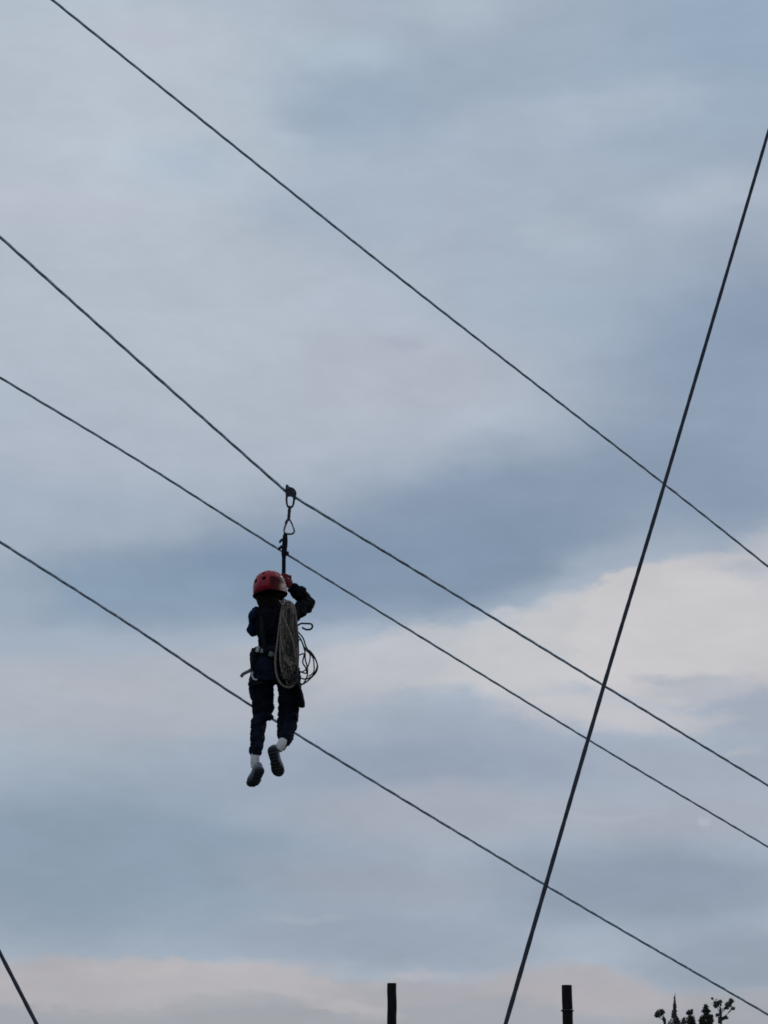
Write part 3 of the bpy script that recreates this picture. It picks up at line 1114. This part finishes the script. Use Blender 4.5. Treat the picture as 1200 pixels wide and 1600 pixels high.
# twisted dark quick link between them
sw = empty('swivel', at(451.5, 803, LY))
bm = bmesh.new()
tube(bm, catmull([at(453, 790.5, LY), at(452.2, 797, LY), at(451.4, 806, LY), at(450.8, 813.5, LY)], 4),
     [.009, .012, .0135, .013, .0145, .0145, .013, .013, .014, .0135, .012, .010, .008], 12)
add('barrel', bm, M['black_metal'], sw)
for (x, y, r_) in ((453, 793, .011), (451, 811.5, .011)):
    bm = bmesh.new()
    c = at(x, y, LY)
    pts = [c + Vector((0, math.cos(a), math.sin(a))) * r_ for a in [2 * math.pi * k / 14 for k in range(14)]]
    tube(bm, pts, .0045, 8, closed=True)
    add('eyelet', bm, M['black_metal'], sw)
tag(sw, 'short black swivel between the oval and the pear shaped carabiner', 'swivel')

# pulley on the cable
pul = empty('pulley', at(454, 768, LY))
slope = math.atan2(-1, 1.30)
for dy in (-.021, .021):
    bm = bmesh.new()
    outline = [(446.5, 757.5), (449.5, 757), (452, 760.5), (458, 762), (462, 766), (463.5, 771), (462.2, 777.5), (461.5, 782), (459, 781), (457, 776.5),
               (451, 776), (447.8, 779.5), (446.3, 776), (446, 768), (446, 762)]
    a_ = [bm.verts.new(at(x, y, LY + dy - .004)) for x, y in outline]
    b_ = [bm.verts.new(at(x, y, LY + dy + .004)) for x, y in outline]
    bridge(bm, a_, b_)
    bm.faces.new(a_[::-1])
    bm.faces.new(b_)
    add('side_plate', bm, M['black_metal'], pul, smooth=False)
for (x, y) in ((450.3, 764.5), (458.8, 770.5)):
    bm = bmesh.new()
    c = at(x, y, LY)
    prof = [(-.014, .019), (-.009, .019), (-.003, .013), (.003, .013), (.009, .019), (.014, .019)]
    rings = [ring(bm, c + YA * yy, XA * rr, ZA * rr, 20) for yy, rr in prof]
    for p_, q_ in zip(rings, rings[1:]):
        bridge(bm, p_, q_)
    bm.faces.new(rings[0][::-1])
    bm.faces.new(rings[-1])
    add('wheel', bm, M['grey_metal'], pul)
    bm = bmesh.new()
    tube(bm, [c - YA * .031, c + YA * .031], .0065, 8)
    add('axle', bm, M['grey_metal'], pul)
tag(pul, 'small black two wheel pulley riding on the bent cable above the rider', 'pulley')

# ------------------------------------------------------------------ rope coil at the rider's right side
coil = empty('rope_coil', B(448, 1075, -.2))
RD = -.16


def rope(ctrl, closed, rad=.0058, m='rope', name='rope_loop', k=6):
    pts = catmull([B(x, y, RD + d) for x, y, d in ctrl], k, closed)
    bm = bmesh.new()
    tube(bm, pts, rad, 8, closed=closed)
    add(name, bm, M[m], coil)


# outermost long hanging loop
rope([(447, 940, 0), (441, 950, -.01), (437, 975, -.01), (434, 1000, -.01), (431, 1022, -.01), (430.5, 1042, -.01), (434, 1060, -.01), (442, 1071, -.01), (452, 1074, -.01),
      (460, 1069, 0), (464, 1055, .0), (466, 1020, .02), (464, 980, .02), (460, 950, .01), (454, 941, 0)], True, .0085)
rope([(446, 942, -.02), (442.5, 960, -.03), (440, 985, -.03), (438, 1010, -.03), (438.5, 1035, -.03), (443, 1055, -.03), (449, 1060, -.03), (455, 1052, -.02),
      (460, 1020, 0), (461, 980, 0), (457, 948, 0)], True, .0085)
# the packed strands of the bundle
random.seed(21)
for k in range(15):
    f = (k + .5) / 15
    x0 = 442.5 + 17.5 * f
    dd = -.045 * math.sin(math.pi * f) + random.uniform(-.012, .006)
    bot = 1026 + random.uniform(-14, 22) - 6 * abs(f - .5)
    w = random.uniform(3.0, 5.5)
    rope([(x0 * .55 + 450 * .45, 941 + random.uniform(-1, 4), dd), (x0 - w * .4 + random.uniform(-1.4, 1.4), 962 + random.uniform(-6, 6), dd - random.uniform(0, .02)), (x0 - w * .45 + random.uniform(-2.2, 2), 990 + random.uniform(-8, 8), dd - random.uniform(0, .02)), (x0 - w * .4 + random.uniform(-1.5, 1), bot - 15, dd),
          (x0 + random.uniform(-1, 1), bot, dd), (x0 + w * .45 + random.uniform(-1, 1), bot - 14, dd + .008), (x0 + w * .4 + random.uniform(-2, 1.5), 985, dd + .01), (x0 * .6 + 451 * .4 + w * .3, 950, dd + .008)], True, .0066, random.choice(['rope_mid', 'rope_mid', 'rope_dark', 'rope'] if 2 < k < 13 else ['rope', 'rope_mid']))
# wraps round the neck of the coil
for (y, a_) in ((944, 6.5), (948, 8.0)):
    rope([(450 - a_, y, -.01), (450, y + 1.5, -.06), (450 + a_, y, -.01), (450, y - 1, .05)], True, .007)
rope([(441, 962, -.05), (449, 978, -.08), (457, 1000, -.075), (461, 1024, -.04), (455, 1040, -.05), (446, 1030, -.06), (440, 1005, -.05), (438.5, 980, -.04)], True, .0072, 'rope')
rope([(459, 958, -.05), (452, 985, -.085), (445, 1012, -.08), (441, 1040, -.05), (449, 1056, -.05), (459, 1044, -.05), (463, 1010, -.03), (462, 980, -.03)], True, .0066, 'rope_mid')
# pale knot at the head of the coil
rope([(441, 940, -.06), (444, 937, -.07), (447, 939, -.065), (445, 943, -.06), (442, 945, -.065), (439.5, 941, -.05)], True, .0078, 'rope', 'knot')
# jumbled lower tangle
for k in range(9):
    cx, cy = 452 + random.uniform(-7, 9), 1044 + random.uniform(-14, 14)
    a0 = random.uniform(0, 3.1)
    rx_, ry_ = random.uniform(4, 8), random.uniform(9, 19)
    pts = []
    for j in range(7):
        a_ = 2 * math.pi * j / 7
        x_, y_ = rx_ * math.cos(a_), ry_ * math.sin(a_)
        t_ = (a0 - 1.55) * .45
        pts.append((cx + x_ * math.cos(t_) - y_ * math.sin(t_), cy + x_ * math.sin(t_) + y_ * math.cos(t_), -.03 + random.uniform(-.02, .02)))
    rope(pts, True, .0068, ('rope_mid', 'rope_dark', 'rope_dark', 'rope')[k % 4])
# thin loose loops out to the right
rope([(462, 984, .02), (468, 990, .03), (474, 998, .03), (478, 1010, .03), (484, 1020, .02), (492, 1029, .02), (496, 1040, .02), (494, 1050, .02), (486, 1059, .02), (478, 1066, .02),
      (471, 1069, .02), (464, 1062, .03), (462, 1040, .04)], False, .0062, 'rope_dark')
rope([(463, 990, .0), (470, 999, .0), (476, 1012, .0), (485, 1018, .0), (493, 1030, .0), (495.5, 1042, .0), (488, 1056, .0), (477, 1061, .01), (466, 1058, .02)], False, .0058, 'rope_dark')
rope([(464, 1003, .01), (470, 1000, .01), (476, 1016, .01), (477, 1030, .01), (480, 1042, .01), (480, 1056, .01), (474, 1068, .02), (469, 1070, .02)], False, .0058, 'rope_dark')
rope([(474, 1012, .02), (484, 1022, .02), (483, 1036, .02), (478, 1046, .02), (470, 1050, .02), (464, 1046, .03)], False, .0050, 'rope_dark')
rope([(476, 1014, -.01), (488, 1026, -.01), (490.5, 1038, -.01), (490, 1050, -.01), (482, 1057, -.01)], False, .0050, 'rope_dark')
rope([(466, 1024, .03), (475, 1022, .03), (473, 1035, .03), (478, 1044, .03), (478, 1052, .03), (466, 1048, .03)], False, .0058, 'rope_dark')
# stiff little loop sticking out under the elbow
rope([(464, 978, .06), (470, 974.5, .05), (478, 974.3, .05), (486, 975, .05), (488.2, 979, .05), (485, 983.3, .05), (478, 983.5, .05), (472, 980.5, .05)], False, .0078, 'rope_dark', 'end_loop')
tag(coil, 'grey brown coiled rope hanging at the right side of the rider with loose loops', 'rope coil')
